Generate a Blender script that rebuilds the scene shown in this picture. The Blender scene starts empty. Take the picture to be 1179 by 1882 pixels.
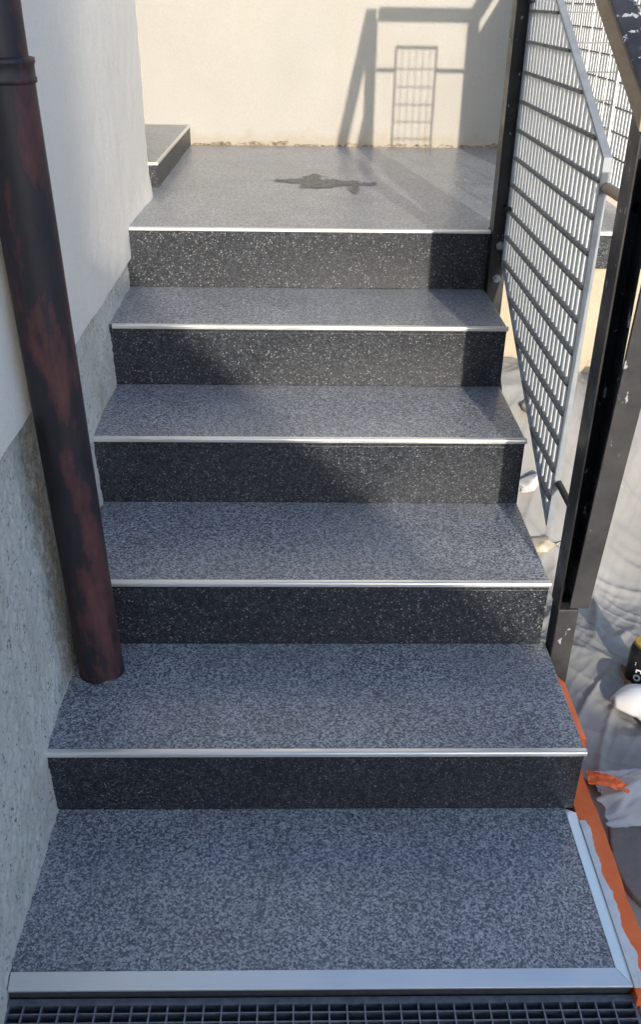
import bpy, math, random
from mathutils import Vector, Matrix, noise
random.seed(7)
R = math.radians
scene = bpy.context.scene
col = scene.collection

# ------------------------------------------------------------------ camera
cam_d = bpy.data.cameras.new('camera')
cam = bpy.data.objects.new('camera', cam_d); col.objects.link(cam)
cam_d.sensor_fit = 'VERTICAL'; cam_d.sensor_height = 24.0
cam_d.lens = 1680.08 / 1882.0 * 24.0
cam_d.clip_start = 0.02; cam_d.clip_end = 500
_p, _y, _r = R(29.5441), R(-1.3762), R(0.8699)
_Z = Matrix.Rotation(_y, 3, 'Z')
fw = _Z @ Vector((0, math.cos(_p), -math.sin(_p)))
up = _Z @ Vector((0, math.sin(_p), math.cos(_p)))
rt = _Z @ Vector((1, 0, 0))
rt2 = rt*math.cos(_r) + up*math.sin(_r); up2 = up*math.cos(_r) - rt*math.sin(_r)
M = Matrix((rt2, up2, -fw)).transposed().to_4x4()
M.translation = Vector((0.5256, -0.9792, 1.5046))
cam.matrix_world = M
scene.camera = cam

# ------------------------------------------------------------------ light
SUN_A, SUN_E = R(9.54), R(15.2)     # azimuth right of the camera's back, elevation
world = bpy.data.worlds.new('World'); scene.world = world; world.use_nodes = True
nt = world.node_tree; nt.nodes.clear()
sky = nt.nodes.new('ShaderNodeTexSky'); sky.sky_type = 'NISHITA'; sky.sun_disc = False
sky.sun_elevation = SUN_E; sky.sun_rotation = R(180) - SUN_A
sky.dust_density = 2.4; sky.ozone_density = 4.2
bg = nt.nodes.new('ShaderNodeBackground'); bg.inputs['Strength'].default_value = 0.15
wo = nt.nodes.new('ShaderNodeOutputWorld')
nt.links.new(sky.outputs[0], bg.inputs[0]); nt.links.new(bg.outputs[0], wo.inputs[0])
sd = bpy.data.lights.new('sun', 'SUN'); sd.energy = 2.0; sd.angle = R(0.53); sd.color = (1.0, 0.90, 0.76)
sun = bpy.data.objects.new('sun', sd); col.objects.link(sun)
to_sun = Vector((math.sin(SUN_A)*math.cos(SUN_E), -math.cos(SUN_A)*math.cos(SUN_E), math.sin(SUN_E)))
sun.rotation_euler = to_sun.to_track_quat('Z', 'Y').to_euler(); sun.location = (2, -5, 6)
scene.view_settings.view_transform = 'Standard'; scene.view_settings.look = 'None'
scene.view_settings.gamma = 1.0; scene.view_settings.exposure = 1.08
scene.view_settings.use_curve_mapping = False

# ------------------------------------------------------------------ helpers
class MB:
    def __init__(s): s.v = []; s.f = []
    def quad_hull(s, pts, faces):
        b = len(s.v); s.v += [tuple(p) for p in pts]; s.f += [tuple(b+i for i in f) for f in faces]
    def box(s, x0, x1, y0, y1, z0, z1):
        p = [(x0,y0,z0),(x1,y0,z0),(x1,y1,z0),(x0,y1,z0),(x0,y0,z1),(x1,y0,z1),(x1,y1,z1),(x0,y1,z1)]
        s.quad_hull(p, [(0,3,2,1),(4,5,6,7),(0,1,5,4),(1,2,6,5),(2,3,7,6),(3,0,4,7)]); return s
    def prism(s, poly, axis, a, b):
        """poly: 2D points; axis 0 -> (y,z) extruded in x ; 1 -> (x,z) in y ; 2 -> (x,y) in z"""
        n = len(poly)
        def P(q, t): return (t,q[0],q[1]) if axis == 0 else (q[0],t,q[1]) if axis == 1 else (q[0],q[1],t)
        base = len(s.v); s.v += [P(q, a) for q in poly] + [P(q, b) for q in poly]
        s.f.append(tuple(base+i for i in range(n))); s.f.append(tuple(base+n+i for i in reversed(range(n))))
        for i in range(n):
            j = (i+1) % n; s.f.append((base+j, base+i, base+n+i, base+n+j))
        return s
    def tube(s, a, b, r, n=16, r2=None, caps=True):
        a, b = Vector(a), Vector(b); d = (b-a).normalized(); r2 = r if r2 is None else r2
        u = d.orthogonal().normalized(); w = d.cross(u); base = len(s.v)
        for i in range(n):
            t = 2*math.pi*i/n; o = u*math.cos(t)+w*math.sin(t)
            s.v.append(tuple(a+o*r)); s.v.append(tuple(b+o*r2))
        for i in range(n):
            j = (i+1) % n; s.f.append((base+2*i, base+2*j, base+2*j+1, base+2*i+1))
        if caps:
            s.f.append(tuple(base+2*i for i in reversed(range(n)))); s.f.append(tuple(base+2*i+1 for i in range(n)))
        return s
    def lathe(s, c, prof, n=32):
        base = len(s.v)
        for r, z in prof:
            for i in range(n):
                t = 2*math.pi*i/n; s.v.append((c[0]+r*math.cos(t), c[1]+r*math.sin(t), c[2]+z))
        for k in range(len(prof)-1):
            for i in range(n):
                j = (i+1) % n; s.f.append((base+k*n+i, base+k*n+j, base+(k+1)*n+j, base+(k+1)*n+i))
        return s
    def grid(s, nu, nv, fn):
        base = len(s.v)
        for i in range(nu+1):
            for j in range(nv+1): s.v.append(tuple(fn(i/nu, j/nv)))
        for i in range(nu):
            for j in range(nv):
                a = base+i*(nv+1)+j; s.f.append((a, a+nv+1, a+nv+2, a+1))
        return s
    def mesh(s, name):
        m = bpy.data.meshes.new(name); m.from_pydata(s.v, [], s.f); m.validate(); m.update()
        import bmesh
        bm = bmesh.new(); bm.from_mesh(m); bmesh.ops.recalc_face_normals(bm, faces=bm.faces); bm.to_mesh(m); bm.free()
        return m

def link(name, me, mat, parent=None, smooth=False, bevel=0, seg=2):
    o = bpy.data.objects.new(name, me); col.objects.link(o)
    if mat and not me.materials: me.materials.append(mat)
    if smooth: me.polygons.foreach_set('use_smooth', [True]*len(me.polygons))
    if parent:
        o.parent = parent; o.matrix_parent_inverse = Matrix.Translation(-Vector(parent_world(parent)))
    if bevel:
        b = o.modifiers.new('bevel', 'BEVEL'); b.width = bevel; b.segments = seg; b.limit_method = 'ANGLE'; b.angle_limit = R(40)
    return o
def parent_world(p):
    l = Vector(p.location)
    return l
def build(mb, name, mat, parent=None, **k): return link(name, mb.mesh(name), mat, parent, **k)
def thing(name, label, cat, loc, group=None):
    o = bpy.data.objects.new(name, None); o.empty_display_size = 0.05; col.objects.link(o); o.location = loc
    o['label'] = label; o['category'] = cat
    if group: o['group'] = group
    return o
def tag(o, label, cat, group=None):
    o['label'] = label; o['category'] = cat
    if group: o['group'] = group
    return o
def fbm(x, y, z, o=4): return noise.fractal(Vector((x, y, z)), 1.0, 2.0, o)
def sstep(a, b, x):
    t = max(0, min(1, (x-a)/(b-a))); return t*t*(3-2*t)

# ------------------------------------------------------------------ materials
class N:
    def __init__(s, name):
        s.m = bpy.data.materials.new(name); s.m.use_nodes = True; s.t = s.m.node_tree
        s.b = s.t.nodes['Principled BSDF']; s.c = s.new('ShaderNodeTexCoord').outputs['Object']
    def new(s, k, **kw):
        n = s.t.nodes.new(k)
        for a, v in kw.items(): setattr(n, a, v)
        return n
    def l(s, a, b): s.t.links.new(a, b)
    def noise(s, scale, detail=4, rough=0.55, vec=None, dist=0):
        n = s.new('ShaderNodeTexNoise'); n.inputs['Scale'].default_value = scale; n.inputs['Detail'].default_value = detail
        n.inputs['Roughness'].default_value = rough; n.inputs['Distortion'].default_value = dist
        s.l(vec or s.c, n.inputs['Vector']); return n.outputs['Fac']
    def voro(s, scale, out='Color', vec=None, rnd=1.0):
        n = s.new('ShaderNodeTexVoronoi'); n.inputs['Scale'].default_value = scale; n.inputs['Randomness'].default_value = rnd
        s.l(vec or s.c, n.inputs['Vector']); return n.outputs[out]
    def ramp(s, fac, stops, interp='LINEAR'):
        n = s.new('ShaderNodeValToRGB'); r = n.color_ramp; r.interpolation = interp
        while len(r.elements) < len(stops): r.elements.new(0.5)
        for e, (p, c) in zip(r.elements, stops):
            e.position = p; e.color = (c, c, c, 1) if isinstance(c, (int, float)) else (*c, 1)
        s.l(fac, n.inputs[0]); return n.outputs[0]
    def mix(s, fac, a, b, mode='MIX'):
        n = s.new('ShaderNodeMix', data_type='RGBA', blend_type=mode)
        for sock, v in ((n.inputs[0], fac), (n.inputs[6], a), (n.inputs[7], b)):
            if isinstance(v, (int, float)): sock.default_value = v if sock.type == 'VALUE' else (v, v, v, 1)
            elif isinstance(v, tuple): sock.default_value = (*v, 1)
            else: s.l(v, sock)
        return n.outputs[2]
    def math(s, op, a, b):
        n = s.new('ShaderNodeMath', operation=op)
        for sock, v in ((n.inputs[0], a), (n.inputs[1], b)):
            if isinstance(v, (int, float)): sock.default_value = v
            else: s.l(v, sock)
        return n.outputs[0]
    def sep(s, ax):
        n = s.new('ShaderNodeSeparateXYZ'); s.l(s.c, n.inputs[0]); return n.outputs[ax]
    def scaled(s, v):
        n = s.new('ShaderNodeMapping'); n.inputs['Scale'].default_value = v; s.l(s.c, n.inputs[0]); return n.outputs[0]
    def out(s, color, rough=0.6, metal=0, bump=None, bs=0.3, bd=0.002, spec=0.5, coat=0):
        i = s.b.inputs
        for sock, v in ((i['Base Color'], color), (i['Roughness'], rough), (i['Metallic'], metal)):
            if isinstance(v, (int, float)): sock.default_value = v
            elif isinstance(v, tuple): sock.default_value = (*v, 1)
            else: s.l(v, sock)
        i['Specular IOR Level'].default_value = spec; i['Coat Weight'].default_value = coat
        if bump is not None:
            n = s.new('ShaderNodeBump'); n.inputs['Strength'].default_value = bs; n.inputs['Distance'].default_value = bd
            s.l(bump, n.inputs['Height']); s.l(n.outputs[0], i['Normal'])
        return s.m

def m_simple(name, a, b, scale=30, rough=0.6, metal=0, bs=0.15):
    n = N(name); f = n.noise(scale, 5, 0.6)
    return n.out(n.ramp(f, [(0.3, a), (0.7, b)]), rough=rough, metal=metal, bump=f, bs=bs)
def m_chips(name, lo, mid, hi, white, bias, st, ww, coat):
    n = N(name)
    v1 = n.voro(300); bw = n.new('ShaderNodeSeparateColor'); n.l(v1, bw.inputs[0])
    ns = n.noise(165, 3, 0.7)
    f = n.math('ADD', n.math('MULTIPLY', bw.outputs[0], 0.42), n.math('MULTIPLY', ns, 0.62))
    f = n.math('ADD', f, bias)
    c = n.ramp(f, [(st[0], lo), (st[1], mid), (st[2], hi)])
    # sparse pale chips
    v2 = n.voro(390, vec=n.scaled((1, 1.07, 0.96))); b2 = n.new('ShaderNodeSeparateColor'); n.l(v2, b2.inputs[0])
    w = n.ramp(b2.outputs[1], [(white, 0.0), (min(1, white+0.015), 1.0)])
    c = n.mix(n.math('MULTIPLY', w, ww), c, (0.42, 0.42, 0.40))
    # wide, very faint trowel clouds
    cl = n.noise(6, 3); c = n.mix(1.0, c, n.ramp(cl, [(0.3, 0.86), (0.7, 1.1)]), 'MULTIPLY')
    oi = n.new('ShaderNodeObjectInfo'); c = n.mix(1.0, c, n.ramp(oi.outputs['Random'], [(0.0, 0.93), (1.0, 1.07)]), 'MULTIPLY')
    n.b.inputs['Coat Roughness'].default_value = 0.30
    return n.out(c, rough=n.ramp(ns, [(0.3, 0.36), (0.7, 0.52)]), bump=bw.outputs[0], bs=0.2, bd=0.001, spec=0.5, coat=coat)
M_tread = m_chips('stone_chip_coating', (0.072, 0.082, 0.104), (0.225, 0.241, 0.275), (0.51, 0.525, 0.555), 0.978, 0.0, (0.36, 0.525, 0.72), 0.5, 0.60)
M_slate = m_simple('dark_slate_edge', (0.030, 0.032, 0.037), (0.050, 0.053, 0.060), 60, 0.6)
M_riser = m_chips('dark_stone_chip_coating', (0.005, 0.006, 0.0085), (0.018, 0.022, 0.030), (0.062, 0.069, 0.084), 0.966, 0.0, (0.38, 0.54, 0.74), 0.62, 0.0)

def m_alu(name, base=0.90, rough=0.33):
    n = N(name); st = n.noise(60, 3, vec=n.scaled((0.15, 6, 6)))
    return n.out(n.ramp(st, [(0.3, (base*0.96, base*0.94, base*0.89)), (0.7, (base, base*0.98, base*0.93))]), rough=n.ramp(n.noise(11, 5, 0.65), [(0.3, rough-0.05), (0.7, rough+0.12)]), metal=0.75, bump=n.noise(25, 4), bs=0.04)
M_alu = m_alu('brushed_aluminium'); 
def m_galv():
    n = N('galvanised_steel'); v = n.voro(55); s_ = n.new('ShaderNodeSeparateColor'); n.l(v, s_.inputs[0])
    return n.out(n.ramp(s_.outputs[0], [(0, (0.68, 0.69, 0.68)), (1, (0.75, 0.76, 0.75))]), rough=0.55, metal=0.25, bump=n.noise(90), bs=0.1)
M_galv = m_galv()
M_galv_shade = m_simple('shaded_galvanised_steel', (0.27, 0.295, 0.32), (0.36, 0.385, 0.41), 30, 0.5, 0.3)  # galvanised steel darkened: shade on the panel frame put into the colour
M_galvd = m_simple('dull_grey_steel', (0.13, 0.135, 0.135), (0.21, 0.215, 0.21), 40, 0.6, 0.2)
def m_black(nm, chipat):
    n = N(nm); a = n.noise(22, 6, 0.65); b = n.noise(70, 4, 0.6, vec=n.scaled((1, 1, 0.45)))
    chip = n.ramp(n.math('MULTIPLY', a, b), [(chipat, 0.0), (chipat+0.012, 1.0)])
    dust = n.ramp(n.noise(9, 5), [(0.35, (0.010, 0.010, 0.012)), (0.75, (0.040, 0.038, 0.038))])
    return n.out(n.mix(chip, dust, (0.42, 0.43, 0.44)), rough=n.ramp(n.noise(14, 4), [(0.3, 0.22), (0.7, 0.5)]), bump=chip, bs=0.3, bd=-0.001)
M_black = m_black('worn_black_paint', 0.365); M_chip = m_black('chipped_black_paint', 0.315)
def m_dusty():
    n = N('dusty_black_steel'); a = n.noise(30, 6, 0.7, vec=n.scaled((1, 1, 0.5)))
    chip = n.ramp(a, [(0.635, 0.0), (0.65, 1.0)])
    return n.out(n.mix(chip, n.ramp(n.noise(12, 6, 0.7), [(0.3, (0.018, 0.019, 0.022)), (0.7, (0.055, 0.053, 0.053))]), (0.38, 0.38, 0.38)), rough=0.6, bump=a, bs=0.2)
M_dusty = m_dusty()
def m_brown():
    n = N('brown_primer_paint'); a = n.noise(40, 6, 0.6, vec=n.scaled((1, 0.4, 1)))
    return n.out(n.ramp(a, [(0.3, (0.36, 0.25, 0.16)), (0.7, (0.46, 0.33, 0.22))]), rough=0.6, bump=a, bs=0.1)
M_brown = m_brown()
def m_pipe():
    n = N('weathered_brown_pipe'); a = n.noise(8, 6, 0.62, vec=n.scaled((1.7, 1.7, 0.36)), dist=0.25); b = n.noise(30, 6, 0.7, vec=n.scaled((1, 1, 0.35)))
    f = n.math('ADD', n.math('MULTIPLY', a, 0.64), n.math('MULTIPLY', b, 0.39))
    c = n.ramp(f, [(0.38, (0.006, 0.006, 0.009)), (0.50, (0.018, 0.015, 0.022)), (0.530, (0.018, 0.013, 0.019)), (0.548, (0.050, 0.020, 0.024)), (0.62, (0.085, 0.032, 0.032)), (0.72, (0.12, 0.06, 0.048))])
    return n.out(c, rough=n.ramp(b, [(0.3, 0.42), (0.7, 0.68)]), bump=b, bs=0.25, bd=0.001)
M_pipe = m_pipe()
def m_render(name, c0, c1, grain=160, bs=0.35, stain=None, rough=0.9, mid=1.6):
    n = N(name); a = n.noise(3.0, 5, 0.6); g = n.noise(grain, 4, 0.7); g2 = n.noise(28, 4, 0.6)
    c = n.ramp(a, [(0.3, c0), (0.7, c1)])
    c = n.mix(1.0, c, n.ramp(g, [(0.3, 0.93), (0.7, 1.04)]), 'MULTIPLY')
    if stain: c = stain(n, c)
    return n.out(c, rough=rough, bump=n.math('ADD', g, n.math('MULTIPLY', g2, mid)), bs=bs, bd=0.003, spec=0.2)
def back_stain(n, c):
    z = n.sep(2); w = n.noise(14, 6, 0.65)
    h = n.math('ADD', z, n.math('MULTIPLY', n.math('SUBTRACT', w, 0.5), 0.16))
    lo = n.ramp(h, [(0.900, 1.0), (0.945, 0.0)])      # damp, ochre foot of the plaster
    c = n.mix(n.math('MULTIPLY', lo, 0.32), c, (0.36, 0.26, 0.16))
    streak = n.noise(7, 5, 0.6, vec=n.scaled((1.4, 1, 0.16)))
    c = n.mix(n.ramp(streak, [(0.56, 0.0), (0.74, 0.30)]), c, (0.44, 0.40, 0.30))
    return c
M_cream = m_render('cream_wall_render', (0.45, 0.43, 0.385), (0.485, 0.465, 0.418), 120, 0.28, back_stain)
M_white = m_render('white_wall_render', (0.82, 0.785, 0.715), (0.86, 0.825, 0.755), 190, 0.7, mid=1.2)
def plinth_stain(n, c):
    y = n.sep(1); w = n.noise(7, 5, 0.65)
    d = n.math('ABSOLUTE', n.math('SUBTRACT', n.math('ADD', y, n.math('MULTIPLY', n.math('SUBTRACT', w, 0.5), 0.20)), 0.66), 0)
    band = n.ramp(d, [(0.03, 0.75), (0.13, 0.0)])      # grime where rain splashes behind the downpipe
    c = n.mix(n.math('MULTIPLY', band, n.ramp(n.noise(60, 5, 0.7), [(0.35, 0.25), (0.6, 1.0)])), c, (0.13, 0.115, 0.08))
    pit = n.voro(105, 'Distance'); c = n.mix(n.math('MULTIPLY', n.ramp(pit, [(0.20, 0.9), (0.44, 0.0)]), n.ramp(n.noise(34, 4), [(0.46, 0.0), (0.62, 1.0)])), c, (0.13, 0.125, 0.115))
    dirt = n.noise(5, 6, 0.6); c = n.mix(n.ramp(dirt, [(0.52, 0.0), (0.72, 0.5)]), c, (0.33, 0.31, 0.25))
    return c
M_plinth = m_render('grey_roughcast', (0.50, 0.495, 0.46), (0.61, 0.605, 0.565), 90, 0.8, plinth_stain)
M_beige = m_render('beige_render', (0.46, 0.38, 0.27), (0.54, 0.46, 0.34), 80, 0.4)
M_conc = m_render('grey_concrete', (0.20, 0.195, 0.185), (0.30, 0.29, 0.27), 60, 0.6)
M_ground = m_render('concrete_yard', (0.27, 0.26, 0.245), (0.36, 0.35, 0.33), 70, 0.7)
M_asph = m_render('asphalt', (0.15, 0.138, 0.128), (0.23, 0.215, 0.20), 90, 0.9)
M_house = m_render('pale_house_render', (0.26, 0.25, 0.23), (0.32, 0.30, 0.27), 60, 0.3)
M_roof = m_render('grey_roof', (0.08, 0.075, 0.07), (0.12, 0.11, 0.10), 40, 0.4)
def m_mortar():
    n = N('crumbling_mortar'); a = n.noise(38, 6, 0.7)
    return n.out(n.ramp(a, [(0.36, (0.05, 0.042, 0.034)), (0.48, (0.27, 0.21, 0.14)), (0.64, (0.46, 0.41, 0.32))]), rough=0.95, bump=a, bs=0.7, bd=0.004)
M_mortar = m_mortar()
def m_tarp():
    n = N('grey_drop_cloth'); a = n.noise(4, 6, 0.6); g = n.noise(400, 2)
    c = n.ramp(a, [(0.3, (0.24, 0.233, 0.222)), (0.7, (0.35, 0.338, 0.318))])
    sp = n.ramp(n.noise(18, 5, 0.7), [(0.66, 0.0), (0.74, 0.7)]); c = n.mix(sp, c, (0.70, 0.68, 0.63))
    return n.out(c, rough=0.75, bump=n.math('ADD', n.noise(60, 5), n.math('MULTIPLY', g, 0.3)), bs=0.25)
M_tarp = m_tarp()
M_orange = m_simple('orange_sealing_coat', (0.85, 0.135, 0.025), (0.92, 0.205, 0.05), 25, 0.45, bs=0.3)
M_tape = m_simple('white_sealant', (0.62, 0.63, 0.66), (0.76, 0.77, 0.79), 60, 0.6, bs=0.4)
M_stone = m_simple('limestone', (0.40, 0.33, 0.23), (0.66, 0.59, 0.47), 24, 0.9, bs=0.6)
M_stone2 = m_simple('pale_stone', (0.50, 0.49, 0.48), (0.68, 0.67, 0.65), 24, 0.9, bs=0.6)
M_plast = m_simple('white_plastic', (0.76, 0.77, 0.77), (0.82, 0.82, 0.82), 20, 0.35, bs=0.05)
M_iron = m_simple('dark_galvanised_grating', (0.16, 0.17, 0.20), (0.30, 0.31, 0.35), 50, 0.45, 0.6)
M_pit = m_simple('pit_concrete', (0.02, 0.02, 0.022), (0.05, 0.05, 0.05), 20, 0.9)
M_can = m_simple('black_can', (0.010, 0.010, 0.011), (0.02, 0.02, 0.02), 20, 0.3)
M_print = m_simple('white_print', (0.75, 0.75, 0.75), (0.8, 0.8, 0.8), 20, 0.4)
M_brass = m_simple('brass', (0.45, 0.30, 0.09), (0.60, 0.42, 0.15), 30, 0.35, 0.9)
M_red = m_simple('red_plastic', (0.45, 0.02, 0.03), (0.55, 0.04, 0.05), 30, 0.4)
M_rust = m_simple('rust_spill', (0.20, 0.085, 0.03), (0.34, 0.20, 0.12), 30, 0.7)
M_glass = m_simple('window_glass', (0.03, 0.035, 0.04), (0.05, 0.055, 0.06), 5, 0.08, 0, 0.0)
def m_film():
    n = N('clear_plastic_film'); m = n.out((0.80, 0.82, 0.84), rough=0.22, bump=n.noise(40, 4), bs=0.3)
    n.b.inputs['Transmission Weight'].default_value = 0.0; n.b.inputs['Alpha'].default_value = 0.55
    return m
M_film = m_film()
def m_wet():
    n = N('wet_stone_chip'); v = n.voro(210); s_ = n.new('ShaderNodeSeparateColor'); n.l(v, s_.inputs[0])
    return n.out(n.ramp(s_.outputs[0], [(0.2, (0.05, 0.05, 0.05)), (0.8, (0.20, 0.195, 0.185))]), rough=0.5, bump=v, bs=0.1, bd=0.001)
M_wet = m_wet()
M_damp = m_chips('damp_stone_chip_coating', (0.045, 0.050, 0.058), (0.150, 0.156, 0.168), (0.36, 0.365, 0.375), 0.978, 0.0, (0.36, 0.525, 0.72), 0.4, 0.60)

# ------------------------------------------------------------------ dimensions (metres; base slab top = 0)
W = 1.1
YS = [0, .3945, .7479, 1.1208, 1.4793, 1.8552]
ZS = [0, .1645, .3408, .5262, .7024, .8829]
XR = [1.1175, 1.109, 1.0956, 1.096, 1.0987, 1.0985]
YW = 3.60; XE = 1.60        # back wall, right end of the landing
ZL = ZS[5]

# ------------------------------------------------------------------ ground with the grating pit
mb = MB(); g = -0.055
px0, px1, py0, py1 = 0.015, 1.118, -0.42, 0.0
for (a, b, c_, d) in ((-60, px0, -60, 60), (px1, 60, -60, 60), (px0, px1, -60, py0), (px0, px1, py1, 60)):
    mb.quad_hull([(a, c_, g), (b, c_, g), (b, d, g), (a, d, g)], [(0, 1, 2, 3)])
o = build(mb, 'ground', M_ground); o['kind'] = 'structure'
mb = MB(); mb.quad_hull([(px0,py0,g),(px1,py0,g),(px1,py1,g),(px0,py1,g),(px0,py0,-.2),(px1,py0,-.2),(px1,py1,-.2),(px0,py1,-.2)],
                        [(4,5,6,7),(0,1,5,4),(1,2,6,5),(2,3,7,6),(3,0,4,7)])
build(mb, 'drain_pit', M_pit, o)

# ------------------------------------------------------------------ staircase
st = thing('staircase', 'grey stone chip coated outdoor staircase with aluminium nosings leading to landing', 'staircase', (0.55, 0.9, 0))
mb = MB()
for i in range(1, 6):
    mb.box(-0.03, XR[i]-0.012, YS[i]+0.022, YS[i+1]+0.021 if i < 5 else YW, -0.10, ZS[i]-0.021)
build(mb, 'core', M_conc, st)
# landing slab with the part that runs on behind the railing
mb = MB(); mb.prism([(-1.4, YW), (-1.4, YS[5]+.006), (XR[5], YS[5]+.006), (1.10, YS[5]+.006), (1.10, YS[5]+.05), (1.16, YS[5]+.05), (1.16, YS[5]+.006), (XE, YS[5]+.006), (XE, YW)], 2, ZL-0.022, ZL)
build(mb, 'landing_slab', M_tread, st)
for i in range(0, 5):
    if i == 0:
        mb = MB().box(0.0, 1.09, 0.027, YS[1]+0.015, -0.030, 0.0)
        build(mb, 'base_slab', M_tread, st)
        build(MB().box(0.018, 1.1125, 0.003, 0.0225, -0.055, -0.0142), 'base_front', M_slate, st)
    else:
        build(MB().box(-0.03, XR[i], YS[i]+0.006, YS[i+1]+0.015, ZS[i]-0.020, ZS[i]), 'tread', M_tread, st, bevel=0.002)
for i in range(1, 6):
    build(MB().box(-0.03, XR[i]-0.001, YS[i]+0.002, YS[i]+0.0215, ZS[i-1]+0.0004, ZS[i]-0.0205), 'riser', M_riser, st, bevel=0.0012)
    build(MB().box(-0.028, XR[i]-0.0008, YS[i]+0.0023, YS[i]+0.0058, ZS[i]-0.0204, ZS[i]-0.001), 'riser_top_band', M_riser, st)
    # aluminium nosing: rounded L profile
    y, z = YS[i], ZS[i]; t = 0.0095 if i < 5 else 0.0075
    prof = [(y+0.010, z+0.0014), (y+0.001, z+0.0014), (y-0.0022, z+0.0002), (y-0.0034, z-0.0024), (y-0.0034, z-t), (y+0.0016, z-t-0.0006), (y+0.0016, z-0.0012), (y+0.010, z-0.0004)]
    build(MB().prism(prof, 0, 0.0, XR[i]+0.003), 'nosing_strip', M_alu, st, bevel=0.0006)
# landing continuation: nosing and dark band behind the railing, beige wall below
z = ZL; y = YS[5]
build(MB().prism([(y+0.010, z+0.0014), (y-0.003, z+0.0014), (y-0.003, z-0.009), (y+0.002, z-0.009), (y+0.002, z-0.001), (y+0.010, z-0.0005)], 0, 1.1605, XE+0.002), 'nosing_strip', M_alu, st)
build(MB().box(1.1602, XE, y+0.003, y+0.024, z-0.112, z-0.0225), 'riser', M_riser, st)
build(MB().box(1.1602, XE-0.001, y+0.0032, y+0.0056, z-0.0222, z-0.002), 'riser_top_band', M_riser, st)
mb = MB().grid(24, 40, lambda u, v: (1.092+u*(XE-1.092), 1.885+0.006*fbm(u*5, v*7, 3), -0.10+v*(0.77+0.10)))
mb.box(1.092, XE-0.002, 1.90, YW, -0.10, 0.7705)
build(mb, 'support_wall', M_beige, st, smooth=False)
# aluminium edge trim of the base slab, mitred at the corner
def trim(poly):
    n_ = len(poly); m_ = MB(); lo = [(p[0], p[1], p[2]) for p in poly]
    m_.v = lo + [(p[0], p[1], p[2]-0.004) for p in poly]
    m_.f = [tuple(range(n_)), tuple(reversed(range(n_, 2*n_)))] + [((i+1) % n_, i, n_+i, n_+(i+1) % n_) for i in range(n_)]
    return m_
build(trim([(0.017, 0.0, -0.0095), (1.1145, 0.0, -0.0095), (1.0885, 0.0285, 0.002), (0.017, 0.0285, 0.002)]), 'edge_trim', M_alu, st, bevel=0.0006)
build(trim([(1.1152, 0.0005, -0.0095), (1.1152, 0.3935, -0.0095), (1.0892, 0.3935, 0.002), (1.0892, 0.029, 0.002)]), 'edge_trim', M_alu, st, bevel=0.0006)
def ragged(x0, x1, y0, y1, z, amp, fr, n=60, seed=0, th=0.004):
    L = [(x0, y0+(y1-y0)*i/n) for i in range(n+1)]
    Rr = [(x1+amp*fbm(seed, (y0+(y1-y0)*i/n)*fr, 0.3), y0+(y1-y0)*i/n) for i in range(n+1)]
    return MB().prism(Rr+L[::-1], 2, z-th, z)
build(ragged(1.1156, 1.130, -0.002, 0.37, -0.0065, 0.012, 16, 90, 2), 'sealant_bead', M_tape, st)

# door step at the left of the landing
ds = thing('door_step', 'low grey step with pale metal edge at left rear of landing', 'step', (-0.4, 3.0, ZL))
zt = ZL+0.086
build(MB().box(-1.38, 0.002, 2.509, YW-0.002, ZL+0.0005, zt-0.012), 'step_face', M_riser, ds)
build(MB().box(-1.38, 0.000, 2.511, YW-0.002, zt-0.0118, zt), 'step_top', M_tread, ds)
build(MB().box(-1.38, 0.0045, 2.5055, 2.512, zt-0.008, zt+0.0014), 'nosing_strip', M_alu, ds)
build(MB().box(-0.0035, 0.0046, 2.5125, YW-0.003, zt-0.008, zt+0.0013), 'nosing_strip', M_alu, ds)

# ------------------------------------------------------------------ walls
# left house wall: smooth white render over a roughcast plinth
lw = thing('house_wall', 'white rendered house wall with grey roughcast plinth left of the stairs', 'wall', (-0.3, 0.5, 0))
YC = 2.335
def wx(y, z):
    foot = 0.008*math.exp(-((z-ZL)/0.05)**2)*sstep(1.9, 2.3, y)      # plaster lip at the landing
    return -0.004 + 0.0035*fbm(y*1.7, z*1.7, 0) + 0.0012*fbm(y*16, z*16, 5) + foot*(0.8+0.4*fbm(y*9, z*9, 2)) + 0.004*sstep(1.0, 0.80, z)
def wall_pt(u, v):
    y = -1.6+u*(YC+1.6); z = 0.79+(v**1.6)*(4.2-0.79); 
    return (wx(y, z), y + 0.004*fbm(z*9, 0, 1)*(u > .999), z + (0.005*fbm(y*7, 1, 1) if v == 0 else 0))
mb = MB().grid(240, 120, wall_pt)
mb.grid(1, 60, lambda u, v: (wx(YC, 0.79+v*3.4) - u*1.4, YC+0.004*fbm((0.79+v*3.4)*9, 0, 1)*(u < .5), 0.79+v*3.4))
mb.grid(80, 1, lambda u, v: (wx(-1.6+u*(YC+1.6), 0.79)-v*0.05, -1.6+u*(YC+1.6), 0.79+0.005*fbm((-1.6+u*(YC+1.6))*7, 1, 1)))
build(mb, 'render_coat', M_white, lw, smooth=True)
def plx(y, z):
    return 0.0155-0.036*z + 0.0045*fbm(y*5, z*5, 7) + 0.0026*fbm(y*46, z*46, 9) + 0.0022*fbm(y*110, z*110, 4, )
mb = MB().grid(520, 190, lambda u, v: (plx(-0.5+u*2.42, -0.06+v*0.86), -0.5+u*2.42, -0.06+v*0.86))
build(mb, 'plinth', M_plinth, lw, smooth=True)
build(MB().box(-1.4, -0.035, -1.55, YC-0.03, -0.06, 4.1), 'masonry', M_conc, lw)

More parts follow.
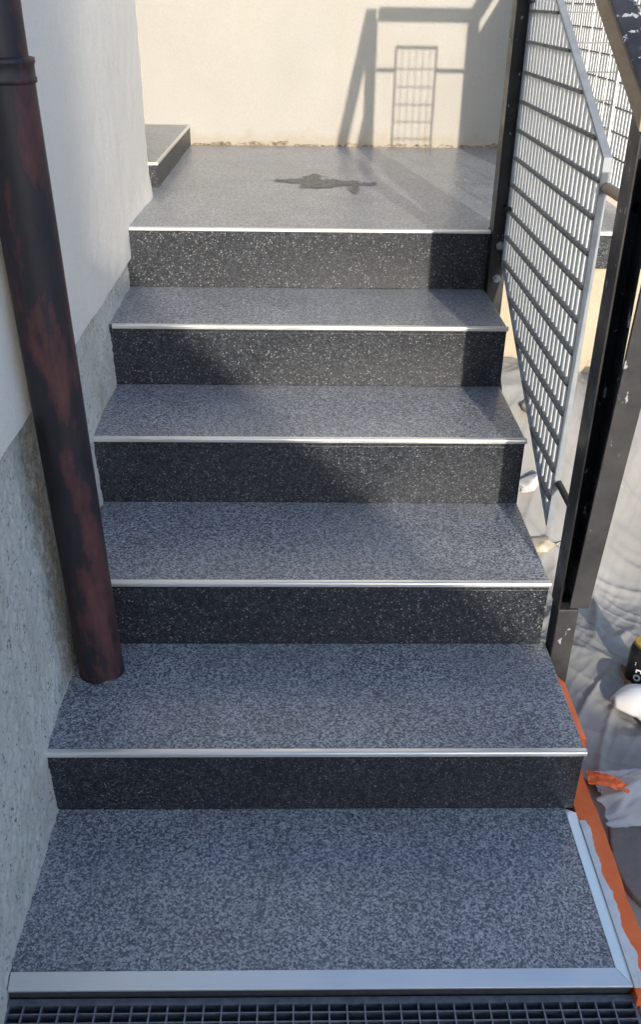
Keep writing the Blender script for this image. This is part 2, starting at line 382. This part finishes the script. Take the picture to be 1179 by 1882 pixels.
bw = thing('house_wall', 'cream rendered wall with crumbling foot behind the landing', 'wall', (0.5, YW+0.1, ZL))
mb = MB().grid(200, 110, lambda u, v: (-1.5+u*5.5, YW+0.004*fbm(u*9, v*5, 1)+0.0016*fbm(u*60, v*36, 4), -0.06+v*4.2))
build(mb, 'render_coat', M_cream, bw, smooth=True)
build(MB().box(-1.5, 4.0, YW+0.03, YW+0.3, -0.06, 4.1), 'masonry', M_conc, bw)
# crumbling mortar foot: pieces of broken plaster standing proud along the floor line
x = 0.01; k = 0
while x < XE:
    w_ = random.uniform(0.05, 0.15); h = random.uniform(0.008, 0.03); d = random.uniform(0.006, 0.014)
    n_ = 9
    top = [(x+w_*i/n_, ZL+h*(0.45+0.8*abs(fbm((x+w_*i/n_)*25, k, 2)))) for i in range(n_+1)]
    top[0] = (x, ZL+0.003); top[-1] = (x+w_, ZL+0.003)
    build(MB().prism([(x+w_, ZL-0.004), (x, ZL-0.004)]+top, 1, YW-d, YW+0.01), 'mortar_fillet', M_mortar, bw)
    x += w_*random.uniform(0.95, 1.35); k += 1
# left end of the recess beside the door step
rw = build(MB().box(-1.5, -1.39, 2.30, YW+0.02, ZL-0.3, 4.1), 'recess_wall', M_white); tag(rw, 'white side wall closing the recess beside the door step', 'wall')

# ------------------------------------------------------------------ downpipe
dp = thing('downpipe', 'weathered dark brown round rainwater downpipe standing on lower tread', 'pipe', (0.073, 0.655, ZS[1]))
def dcx(z): return 0.0745-0.0265*(min(z, 1.45)-ZS[1])
def pipe_seg(z0, z1, r0, r1, n=36, k=30):
    m_ = MB(); 
    m_.grid(k, n, lambda u, v: (dcx(z0+u*(z1-z0))+(r0+(r1-r0)*u)*(1+0.004*fbm(v*3, u*6, 2))*math.cos(2*math.pi*v), 0.655+(r0+(r1-r0)*u)*math.sin(2*math.pi*v), z0+u*(z1-z0)))
    return m_
build(pipe_seg(ZS[1]+0.001, 1.385, 0.0485, 0.0495), 'lower_pipe', M_pipe, dp, smooth=True)
build(pipe_seg(1.37, 4.2, 0.0450, 0.0450), 'upper_pipe', M_pipe, dp, smooth=True)
c_ = (dcx(1.39), 0.655, 1.372)
build(MB().lathe(c_, [(0.0492, 0), (0.053, 0.002), (0.0535, 0.008), (0.0515, 0.011), (0.0515, 0.028), (0.0535, 0.031), (0.053, 0.038), (0.044, 0.040)]), 'socket_collar', M_pipe, dp, smooth=True)
for zz in (0.60, 2.2):
    build(MB().lathe((dcx(zz), 0.655, zz), [(0.0495, 0), (0.0508, 0.0015), (0.0508, 0.0225), (0.0495, 0.024)]).box(-0.02, dcx(zz)-0.046, 0.649, 0.661, zz+0.004, zz+0.020), 'pipe_clip', M_pipe, dp) if zz > 2 else None

build(MB().lathe((dcx(ZS[1]), 0.655, ZS[1]), [(0.0505, 0.0004), (0.0500, 0.0016), (0.0492, 0.0030), (0.0485, 0.006)]), 'foot_ring', M_can, dp, smooth=True)  # thin dark ring added where the pipe meets the tread

# ------------------------------------------------------------------ stair railing
sr = thing('stair_railing', 'black steel stair railing with galvanised grating panel right of the steps', 'railing', (1.13, 1.3, ZS[2]))
SL = 0.505
HZ = 1.93      # top of the landing handrail
# upper post on the landing edge (angle section with bolt holes)
build(MB().prism([(1.103, 1.832), (1.153, 1.832), (1.153, 1.838), (1.109, 1.838), (1.109, 1.895), (1.103, 1.895)], 2, 0.625, HZ-0.03), 'post', M_black, sr, bevel=0.001)
for zz in (0.845, 0.745):
    build(MB().tube((1.128, 1.8315, zz), (1.128, 1.826, zz), 0.013, 6).tube((1.128, 1.826, zz), (1.128, 1.815, zz), 0.007, 10), 'bolt', M_galv_shade, sr)
# lower post: channel section opening to the front, bolted to the side of the tread
build(MB().prism([(1.112, 0.715), (1.117, 0.715), (1.117, 0.768), (1.152, 0.768), (1.152, 0.715), (1.157, 0.715), (1.157, 0.774), (1.112, 0.774)], 2, 0.286, 1.345), 'post', M_black, sr, bevel=0.0008)
build(MB().prism([(1.1125, 0.711), (1.160, 0.711), (1.160, 0.7665), (1.1125, 0.7665)], 2, 0.06, 0.292), 'post_foot', M_dusty, sr, bevel=0.003)
mb = MB(); y0, y1 = 0.703, 0.640
mb.quad_hull([(1.134, y0, 0.302), (1.178, y0, 0.302), (1.178, y0+0.009, 0.302), (1.134, y0+0.009, 0.302), (1.146, y1, 1.285), (1.206, y1, 1.285), (1.206, y1+0.009, 1.285), (1.146, y1+0.009, 1.285)],
             [(0, 3, 2, 1), (4, 5, 6, 7), (0, 1, 5, 4), (1, 2, 6, 5), (2, 3, 7, 6), (3, 0, 4, 7)])
build(mb, 'stay_bar', M_dusty, sr, bevel=0.001)
build(MB().prism([(1.136, 0.33), (1.150, 0.33), (1.150, 0.40), (1.136, 0.40)], 1, 0.7125, 0.7675), 'stay_bracket', M_dusty, sr)
# handrail: flat topped bar, brown primer at the flank, chipped black top
def hz(y): return 1.502+SL*(y-0.982)
y0, y1 = 0.690, 1.834
build(MB().prism([(y0, hz(y0)-0.049), (y1, hz(y1)-0.049), (y1, hz(y1)-0.003), (y0, hz(y0)-0.003)], 0, 1.100, 1.143), 'handrail', M_brown, sr, bevel=0.003)
build(MB().prism([(y0, hz(y0)-0.0028), (y1, hz(y1)-0.0028), (y1, hz(y1)+0.006), (y0, hz(y0)+0.006)], 0, 1.1005, 1.150), 'handrail_cap', M_chip, sr, bevel=0.003)
# the grating panel: parallelogram of galvanised bars
PX = 1.147; YN, YF = 0.972, 1.822
def zb(y): return 0.357+0.512*(y-YN)
def zt_(y): return 1.224+0.498*(y-YN)
fr = MB()
fd0, fd1 = PX-0.011, PX+0.007
fr.prism([(YN, zb(YN)), (YN+0.006, zb(YN+0.006)), (YN+0.006, zt_(YN+0.006)), (YN, zt_(YN))], 0, fd0, fd1)
fr.prism([(YN+0.0065, zb(YN)+0.010), (YN+0.012, zb(YN)+0.012), (YN+0.012, zt_(YN)-0.010), (YN+0.0065, zt_(YN)-0.012)], 0, PX-0.009, PX+0.001)
fr.prism([(YF-0.006, zb(YF-0.006)), (YF, zb(YF)), (YF, zt_(YF)), (YF-0.006, zt_(YF-0.006))], 0, fd0, fd1)
fr.prism([(YN+0.0062, zt_(YN)-0.006), (YF-0.0062, zt_(YF)-0.006-0.004), (YF-0.0062, zt_(YF)-0.003), (YN+0.0062, zt_(YN)+0.003)], 0, fd0, fd1)
fr.prism([(YN+0.0062, zt_(YN)-0.013), (YF-0.0062, zt_(YF)-0.017), (YF-0.0062, zt_(YF)-0.0105), (YN+0.0062, zt_(YN)-0.0065)], 0, PX-0.002, PX+0.007)
fr.prism([(YN+0.0062, zb(YN)+0.003), (YF-0.0062, zb(YF)-0.003), (YF-0.0062, zb(YF)+0.004), (YN+0.0062, zb(YN)+0.010)], 0, fd0, fd1)
pan = build(fr, 'grating_panel', M_galv_shade, sr, bevel=0.0006)
nb = 23; hgt = zt_(YN)-zb(YN)
me = MB().prism([(-0.008, -0.004), (0.008, 0.004), (0.008, hgt-0.010), (-0.008, hgt-0.018)], 0, -0.0036, 0.0036).mesh('grating_bar'); me.materials.append(M_galv)
for i in range(1, nb+1):
    y = YN+(YF-YN)*i/(nb+1)
    b = bpy.data.objects.new('grating_bar', me); col.objects.link(b); b.parent = pan
    b.matrix_parent_inverse = Matrix.Translation(-Vector(sr.location)) if False else Matrix.Identity(4)
    b.location = (PX, y, zb(y)+0.006)
z = 0.43
while z < 1.64:
    ya = max(YN+0.012, YN+(z-1.224+0.014)/0.498); yb = min(YF-0.008, YN+(z-0.357-0.008)/0.512)
    if yb-ya > 0.03:
        b = build(MB().box(PX-0.013, PX+0.008, ya, yb, z-0.0028, z+0.0028), 'cross_bar', M_galvd, None)
        b.parent = pan
    z += 0.0745
# lugs between panel and posts
build(MB().tube((1.150, 0.768, 1.166), (1.150, 0.978, 1.166), 0.0105, 14), 'lug', M_brown, sr, smooth=False)
build(MB().tube((1.150, 0.768, 0.480), (1.150, 0.978, 0.480), 0.0085, 14), 'lug', M_dusty, sr)
build(MB().tube((1.150, 0.84, 0.500), (1.150, 0.85, 0.524), 0.012, 12), 'cap', M_red, sr, bevel=0.002)
for zz in (0.955, 1.50):
    build(MB().tube((1.140, 1.798, zz), (1.140, 1.834, zz), 0.0095, 12), 'lug', M_dusty, sr)

# ------------------------------------------------------------------ landing railing (front return and right side)
lr = thing('landing_railing', 'black landing railing with narrow grating panels behind the stair railing', 'railing', (1.57, 2.2, ZL))
build(MB().box(1.152, 1.60, 1.845, 1.893, HZ-0.048, HZ), 'handrail', M_black, lr, bevel=0.003)
build(MB().box(1.552, 1.60, 1.893, 3.42, HZ-0.048, HZ-0.0005), 'handrail', M_black, lr, bevel=0.003)
build(MB().prism([(1.550, 1.848), (1.596, 1.848), (1.596, 1.892), (1.590, 1.892), (1.590, 1.854), (1.550, 1.854)], 2, ZL+0.001, HZ-0.05), 'post', M_black, lr)
build(MB().prism([(1.556, 3.36), (1.60, 3.36), (1.60, 3.40), (1.556, 3.40)], 2, ZL+0.001, HZ-0.05), 'post', M_black, lr)
def flat_panel(axis, a0, a1, z0, z1, c0, nbar, rods):
    f = MB()
    def B(m_, p0, p1, q0, q1, d0, d1):
        (m_.box(p0, p1, c0+d0, c0+d1, q0, q1) if axis == 0 else m_.box(c0+d0, c0+d1, p0, p1, q0, q1))
    B(f, a0, a0+0.006, z0, z1, -0.012, 0.012); B(f, a1-0.006, a1, z0, z1, -0.012, 0.012)
    B(f, a0+0.006, a1-0.006, z1-0.008, z1, -0.012, 0.012); B(f, a0+0.006, a1-0.006, z0, z0+0.008, -0.012, 0.012)
    p_ = build(f, 'grating_panel', M_galv, lr)
    for i in range(1, nbar+1):
        t = a0+(a1-a0)*i/(nbar+1); m_ = MB(); bt, bd = (0.0009, 0.004) if axis == 0 else (0.007, 0.0034); B(m_, t-bt, t+bt, z0+0.008, z1-0.008, -bd, bd)
        b = build(m_, 'grating_bar', M_galv, None); b.parent = p_
    for zz in rods:
        m_ = MB(); B(m_, a0+0.006, a1-0.006, zz-0.0016, zz+0.0016, -0.005, 0.005)
        b = build(m_, 'cross_bar', M_galvd, None); b.parent = p_
flat_panel(0, 1.232, 1.420, 0.95, 1.782, 1.868, 5, [1.69-0.0735*i for i in range(0, 10)])
flat_panel(1, 1.98, 3.28, 0.95, 1.782, 1.576, 38, [1.71-0.0745*i for i in range(0, 10)])
build(MB().tube((1.152, 1.868, 1.685), (1.236, 1.868, 1.685), 0.009, 12), 'lug', M_dusty, lr)
build(MB().tube((1.416, 1.868, 1.685), (1.552, 1.868, 1.685), 0.009, 12), 'lug', M_dusty, lr)

# ------------------------------------------------------------------ wet patch on the landing
blobs = [(0.56, 2.66, 0.075, 0.16), (0.50, 2.665, 0.11, 0.045), (0.66, 2.63, 0.10, 0.07), (0.77, 2.625, 0.08, 0.035), (0.72, 2.51, 0.032, 0.11), (0.575, 2.80, 0.02, 0.05), (0.58, 2.56, 0.05, 0.05)]
def wet_sheet(th, z_):
    nx, ny = 110, 120; cells = MB(); idx = {}
    def vid(i, j):
        if (i, j) not in idx:
            idx[(i, j)] = len(cells.v); cells.v.append((0.34+0.54*i/nx, 2.34+0.60*j/ny, z_))
        return idx[(i, j)]
    for i in range(nx):
        for j in range(ny):
            x_ = 0.34+0.54*(i+.5)/nx; y_ = 2.34+0.60*(j+.5)/ny
            f = sum(math.exp(-(((x_-a)/c)**2+((y_-b)/d)**2)) for a, b, c, d in blobs) + 0.75*fbm(x_*26, y_*11, 1, 5) + 0.10*noise.noise(Vector((x_*160, y_*90, 4)))
            if f > th: cells.f.append((vid(i, j), vid(i+1, j), vid(i+1, j+1), vid(i, j+1)))
    return cells
o = build(wet_sheet(0.90, ZL+0.0018), 'puddle', M_wet); tag(o, 'dark irregular wet patch drying on the landing floor', 'puddle')
build(wet_sheet(0.70, ZL+0.0009), 'damp_rim', M_damp, o)

# ------------------------------------------------------------------ grating in front of the base slab
gr = thing('scraper_grating', 'dark metal foot scraper grating set in ground below the first edge', 'grating', (0.56, -0.2, -0.06))
fm = MB(); zt0 = -0.030
fm.box(0.016, 1.117, -0.0135, -0.001, zt0-0.03, zt0-0.001); fm.box(0.016, 1.117, -0.418, -0.405, zt0-0.03, zt0-0.001)
fm.box(0.016, 0.022, -0.4045, -0.014, zt0-0.03, zt0-0.001); fm.box(1.111, 1.117, -0.4045, -0.014, zt0-0.03, zt0-0.001)
build(fm, 'frame', M_iron, gr)
me1 = MB().box(0.0225, 1.1105, -0.0012, 0.0012, zt0-0.026, zt0).mesh('bearing_bar'); me1.materials.append(M_iron)
me2 = MB().box(-0.0013, 0.0013, -0.4043, -0.0142, zt0-0.010, zt0+0.0012).mesh('cross_bar'); me2.materials.append(M_iron)
y = -0.029
while y > -0.40:
    b = bpy.data.objects.new('bearing_bar', me1); col.objects.link(b); b.parent = gr; b.matrix_parent_inverse = Matrix.Translation(-gr.location); b.location = (0, y, 0); y -= 0.0163
x = 0.0155+0.031
while x < 1.10:
    b = bpy.data.objects.new('cross_bar', me2); col.objects.link(b); b.parent = gr; b.matrix_parent_inverse = Matrix.Translation(-gr.location); b.location = (x, 0, 0); x += 0.0312

# ------------------------------------------------------------------ building site beside the stairs
o = build(ragged(1.1162, 1.162, -0.02, 0.74, -0.012, 0.006, 9, 90, 5, 0.04), 'sealing_strip', M_orange); tag(o, 'orange sealing coat strip along the side of the base slab', 'sealing strip')
fl = MB().grid(18, 10, lambda u, v: (1.158+0.080*u+0.006*v+0.004*fbm(v*3, 0, 5), 0.462-0.030*u+0.040*v*(1-0.35*u), 0.004+0.007*math.sin(u*3.0)+0.006*fbm(u*4, v*4, 2)))
o = build(fl, 'sealing_flap', M_orange); m_ = o.modifiers.new('s', 'SOLIDIFY'); m_.thickness = 0.003
tag(o, 'short orange offcut lying beside the corner of the lowest riser', 'sealing strip')
o = build(MB().prism([(1.110, 0.02), (1.110, 0.120), (1.114, 0.120), (1.158, 0.080), (1.160, 0.02)], 1, 0.52, 0.712), 'sealing_fillet', M_orange, bevel=0.004)
tag(o, 'sloping orange sealing coat on the side of the lower tread', 'sealing strip')

def heap(x, y):
    h = 0.46*sstep(1.18, 1.80, y) * (1-0.35*sstep(1.9, 2.6, x))
    h += 0.05*sstep(0.60, 0.95, y)*(1-sstep(1.2, 1.5, x))
    def fold(q, w, sd, p):
        n_ = noise.noise(Vector((q, w, sd))); return max(0, 1-abs(n_)*3.2)**p
    wob = 0.35*noise.noise(Vector((x*2.1, y*2.1, 8)))
    f1 = fold((x*0.9+y*2.4+wob)*2.6, (x-y)*0.8, 1, 2)          # long diagonal folds
    f2 = fold((x*2.6-y*1.1+wob)*3.6, (x+y)*1.2, 6, 2)
    f3 = fold((x*1.4+y*1.9)*9+wob*5, (x-y)*4.0, 3, 1.5)         # small creases
    f4 = fold((x*2.2-y*1.6)*13+wob*6, (x+y)*6.0, 11, 1.3)
    return -0.044+h+0.012*fbm(x*2.2, y*1.8, 4)+0.010*f1+0.009*f2+0.0045*f3+0.0022*f4
def tp(u, v):
    y = 0.44+v*1.43; xl = 1.150+0.010*fbm(y*5, 0, 3)+0.05*sstep(0.62, 0.44, y); x = xl+u*1.9
    e = 0.03*fbm(x*4, 2, 2)*sstep(0.2, 0.0, v)
    return (x, y+e, heap(x, y))
o = build(MB().grid(380, 290, tp), 'drop_cloth', M_tarp, smooth=True); tag(o, 'wrinkled grey drop cloth spread over the ground right of the stairs', 'drop cloth')

def rock(x, y, s, mat, label, rz=0.0, sc=(1, 1, 1), name='stone', dz=0.0, zz=None):
    import bmesh
    rr = random.Random(int(x*1000+y*77)); bm = bmesh.new()
    for k in range(22):
        p = Vector((rr.gauss(0, 1), rr.gauss(0, 1), rr.gauss(0, 1))).normalized()*rr.uniform(0.82, 1.1)
        bm.verts.new(Vector((p.x*sc[0], p.y*sc[1], max(-0.5, p.z)*sc[2]))*s)
    h_ = bmesh.ops.convex_hull(bm, input=bm.verts[:]); bmesh.ops.delete(bm, geom=[g_ for g_ in h_['geom_interior'] if isinstance(g_, bmesh.types.BMVert)], context='VERTS')
    bmesh.ops.bevel(bm, geom=bm.edges[:], offset=0.10*s, segments=2, affect='EDGES', profile=0.6)
    bmesh.ops.subdivide_edges(bm, edges=bm.edges[:], cuts=1, use_grid_fill=True)
    for v in bm.verts: v.co += v.co.normalized()*s*0.10*noise.noise(v.co/s*2.6+Vector((x*31, y*17, 0)))
    bmesh.ops.recalc_face_normals(bm, faces=bm.faces)
    me_ = bpy.data.meshes.new('stone'); bm.to_mesh(me_); bm.free()
    o_ = link(name, me_, mat, smooth=True); o_.location = (x, y, (heap(x, y) if zz is None else zz)+0.40*s*sc[2]+dz); o_.rotation_euler.z = rz
    tag(o_, label, 'stone', 'rubble beside the stairs'); return o_
rock(1.255, 1.62, 0.060, M_stone, 'buff stone on the drop cloth beside fourth tread, uppermost left', 0.4, (1, 1.2, 0.8))
rock(1.215, 1.46, 0.045, M_stone2, 'pale grey stone on the cloth beside the third nosing', 1.2, (1, 1.1, 0.9))
rock(1.240, 1.33, 0.038, M_stone, 'small brown stone on the cloth beside the third tread', 2.1, (1, 1.3, 0.7))
rock(1.500, 1.74, 0.050, M_stone, 'buff stone against beige wall seen between grating panel and post', 0.9, (1, 0.8, 1.0))
rock(1.455, 1.62, 0.050, M_stone2, 'pale oval stone on cloth seen between grating panel and post', 0.2, (0.8, 1, 1.1))
rock(1.62, 1.70, 0.06, M_stone2, 'large pale stone on the cloth right of the lower post', 0.5, (1, 1, 0.8))
for i, (x, y, s) in enumerate(((1.136, -0.030, 0.018), (1.150, -0.045, 0.013), (1.128, -0.060, 0.015))):
    rock(x, y, s, M_stone, ['buff mortar lump at right end of the foot grating', 'smallest mortar crumb beside the foot grating corner', 'mortar crumb nearest the camera beside the foot grating'][i], i*1.1, (1, 1, 0.9), 'mortar_lump', zz=-0.05)

# black can with white print
can = thing('paint_can', 'black can with white print standing on the drop cloth', 'can', (1.400, 0.85, heap(1.400, 0.85)-0.002))
cx, cy, cz = can.location
build(MB().lathe((cx, cy, cz), [(0.001, 0.0), (0.034, 0.0), (0.036, 0.003), (0.036, 0.100), (0.033, 0.112), (0.026, 0.118), (0.001, 0.118)]), 'body', M_can, can, smooth=True)
build(MB().lathe((cx, cy, cz), [(0.0262, 0.116), (0.030, 0.117), (0.030, 0.123), (0.0262, 0.124), (0.001, 0.1235)]), 'rim', M_brass, can, smooth=True)
def on_can(t, z): return (cx+0.0365*math.cos(t), cy+0.0365*math.sin(t), cz+z)
pr = MB(); t0 = math.radians(236)
for k in range(20):
    a, b = 2*math.pi*k/20, 2*math.pi*(k+1)/20
    pr.quad_hull([on_can(t0+0.26*math.cos(a), 0.034+0.0105*math.sin(a)), on_can(t0+0.26*math.cos(b), 0.034+0.0105*math.sin(b)), on_can(t0+0.12*math.cos(b), 0.034+0.005*math.sin(b)), on_can(t0+0.12*math.cos(a), 0.034+0.005*math.sin(a))], [(0, 1, 2, 3)])
for (a, b, z0, z1) in ((-.16, -.06, 0.049, 0.060), (-.06, .26, 0.056, 0.060), (.16, .26, 0.049, 0.056), (-.3, .5, 0.070, 0.0725), (-.3, .4, 0.076, 0.0785)):
    pr.quad_hull([on_can(t0+a, z0), on_can(t0+b, z0), on_can(t0+b, z1), on_can(t0+a, z1)], [(0, 1, 2, 3)])
build(pr, 'print', M_print, can)
sp = MB().grid(24, 20, lambda u, v: (1.345+0.09*u, 0.80+0.10*v, heap(1.345+0.09*u, 0.80+0.10*v)+0.003-0.02*sstep(0.16, 0.30, ((u-.5)**2+(v-.5)**2)+0.1*fbm(u*4, v*4, 2))))
o = build(sp, 'spill', M_rust, smooth=True); tag(o, 'rusty brown spill on the cloth around the black can', 'spill')

# white moulded plastic piece lying on the cloth
def wp(u, v):
    # an arched, bent shell: rounded nose at the left, falling leg at the front
    a = math.pi*(v-0.5)*1.05
    x = 1.292+0.20*u; w = 0.012+0.040*math.sin(min(1, u*3.2)*math.pi/2)
    yy = 0.735+w*math.sin(a)-0.02*u; h = 0.050*math.sin(min(1, u*2.6+0.25)*math.pi/2)*math.cos(a*0.92)
    leg = sstep(0.22, 0.40, u)*sstep(0.42, 0.0, v)
    return (x, yy-0.055*leg, heap(1.36, 0.72)+0.004+h+0.022*(1-leg))
o = build(MB().grid(26, 22, wp), 'plastic_guard', M_plast, smooth=True); m_ = o.modifiers.new('s', 'SOLIDIFY'); m_.thickness = 0.004
tag(o, 'white moulded plastic piece lying on the cloth in front of the black can', 'plastic piece')

# rough asphalt patch between the sealing strip and the cloth
pts = []
for k in range(40):
    t = 2*math.pi*k/40; rr = 1+0.16*fbm(math.cos(t)*2, math.sin(t)*2, 3)
    pts.append((1.275+0.105*rr*math.cos(t), 0.30+0.145*rr*math.sin(t)))
o = build(MB().prism(pts, 2, -0.07, -0.040), 'asphalt_patch', M_asph, bevel=0.004); o['kind'] = 'structure'

# crumpled clear film
def fp(u, v):
    x = 1.19+0.32*u+0.03*fbm(v*3, 0, 1); y = 0.37+0.16*v+0.03*u
    d = max(0, 1-((u-.5)**2*3.6+(v-.45)**2*3.6))
    return (x, y, -0.030+0.055*d+0.016*d*fbm(u*6, v*6, 3)+0.006*fbm(u*14, v*14, 1))
o = build(MB().grid(40, 30, fp), 'plastic_film', M_film, smooth=True); tag(o, 'crumpled clear plastic film at the edge of the drop cloth', 'film')

# ------------------------------------------------------------------ neighbouring house behind the camera, whose gable shades the lower steps
nb_ = thing('neighbour_house', 'pale neighbouring house with lean-to, whose shadow falls on the lower steps', 'house', (-2, -9, -0.055))
GY = -7.0
build(MB().box(-9.0, 1.41, GY-7, GY, -0.055, 6.2), 'wall', M_house, nb_)
build(MB().prism([(1.411, -0.055), (3.35, -0.055), (3.35, 1.35), (1.411, 3.235)], 1, GY-5, GY-0.004), 'lean_to', M_house, nb_)
build(MB().prism([(-9.3, 6.201), (1.412, 6.201), (-3.9, 8.6)], 1, GY-7.2, GY-0.001), 'roof', M_roof, nb_)
for (x0, z0) in ((-6.5, 0.9), (-3.6, 0.9), (-0.9, 0.9), (-6.5, 3.7), (-3.6, 3.7), (-0.9, 3.7)):
    wn = build(MB().box(x0, x0+1.1, GY+0.001, GY+0.03, z0, z0+1.4).box(x0-.1, x0+1.2, GY+0.001, GY+0.09, z0-.06, z0-.002), 'window', M_plast, nb_)
    p_ = MB().box(x0+0.07, x0+0.52, GY+0.031, GY+0.034, z0+0.07, z0+1.33).box(x0+0.58, x0+1.03, GY+0.031, GY+0.034, z0+0.07, z0+1.33)
    p_ = build(p_, 'pane', M_glass, None); p_.parent = wn
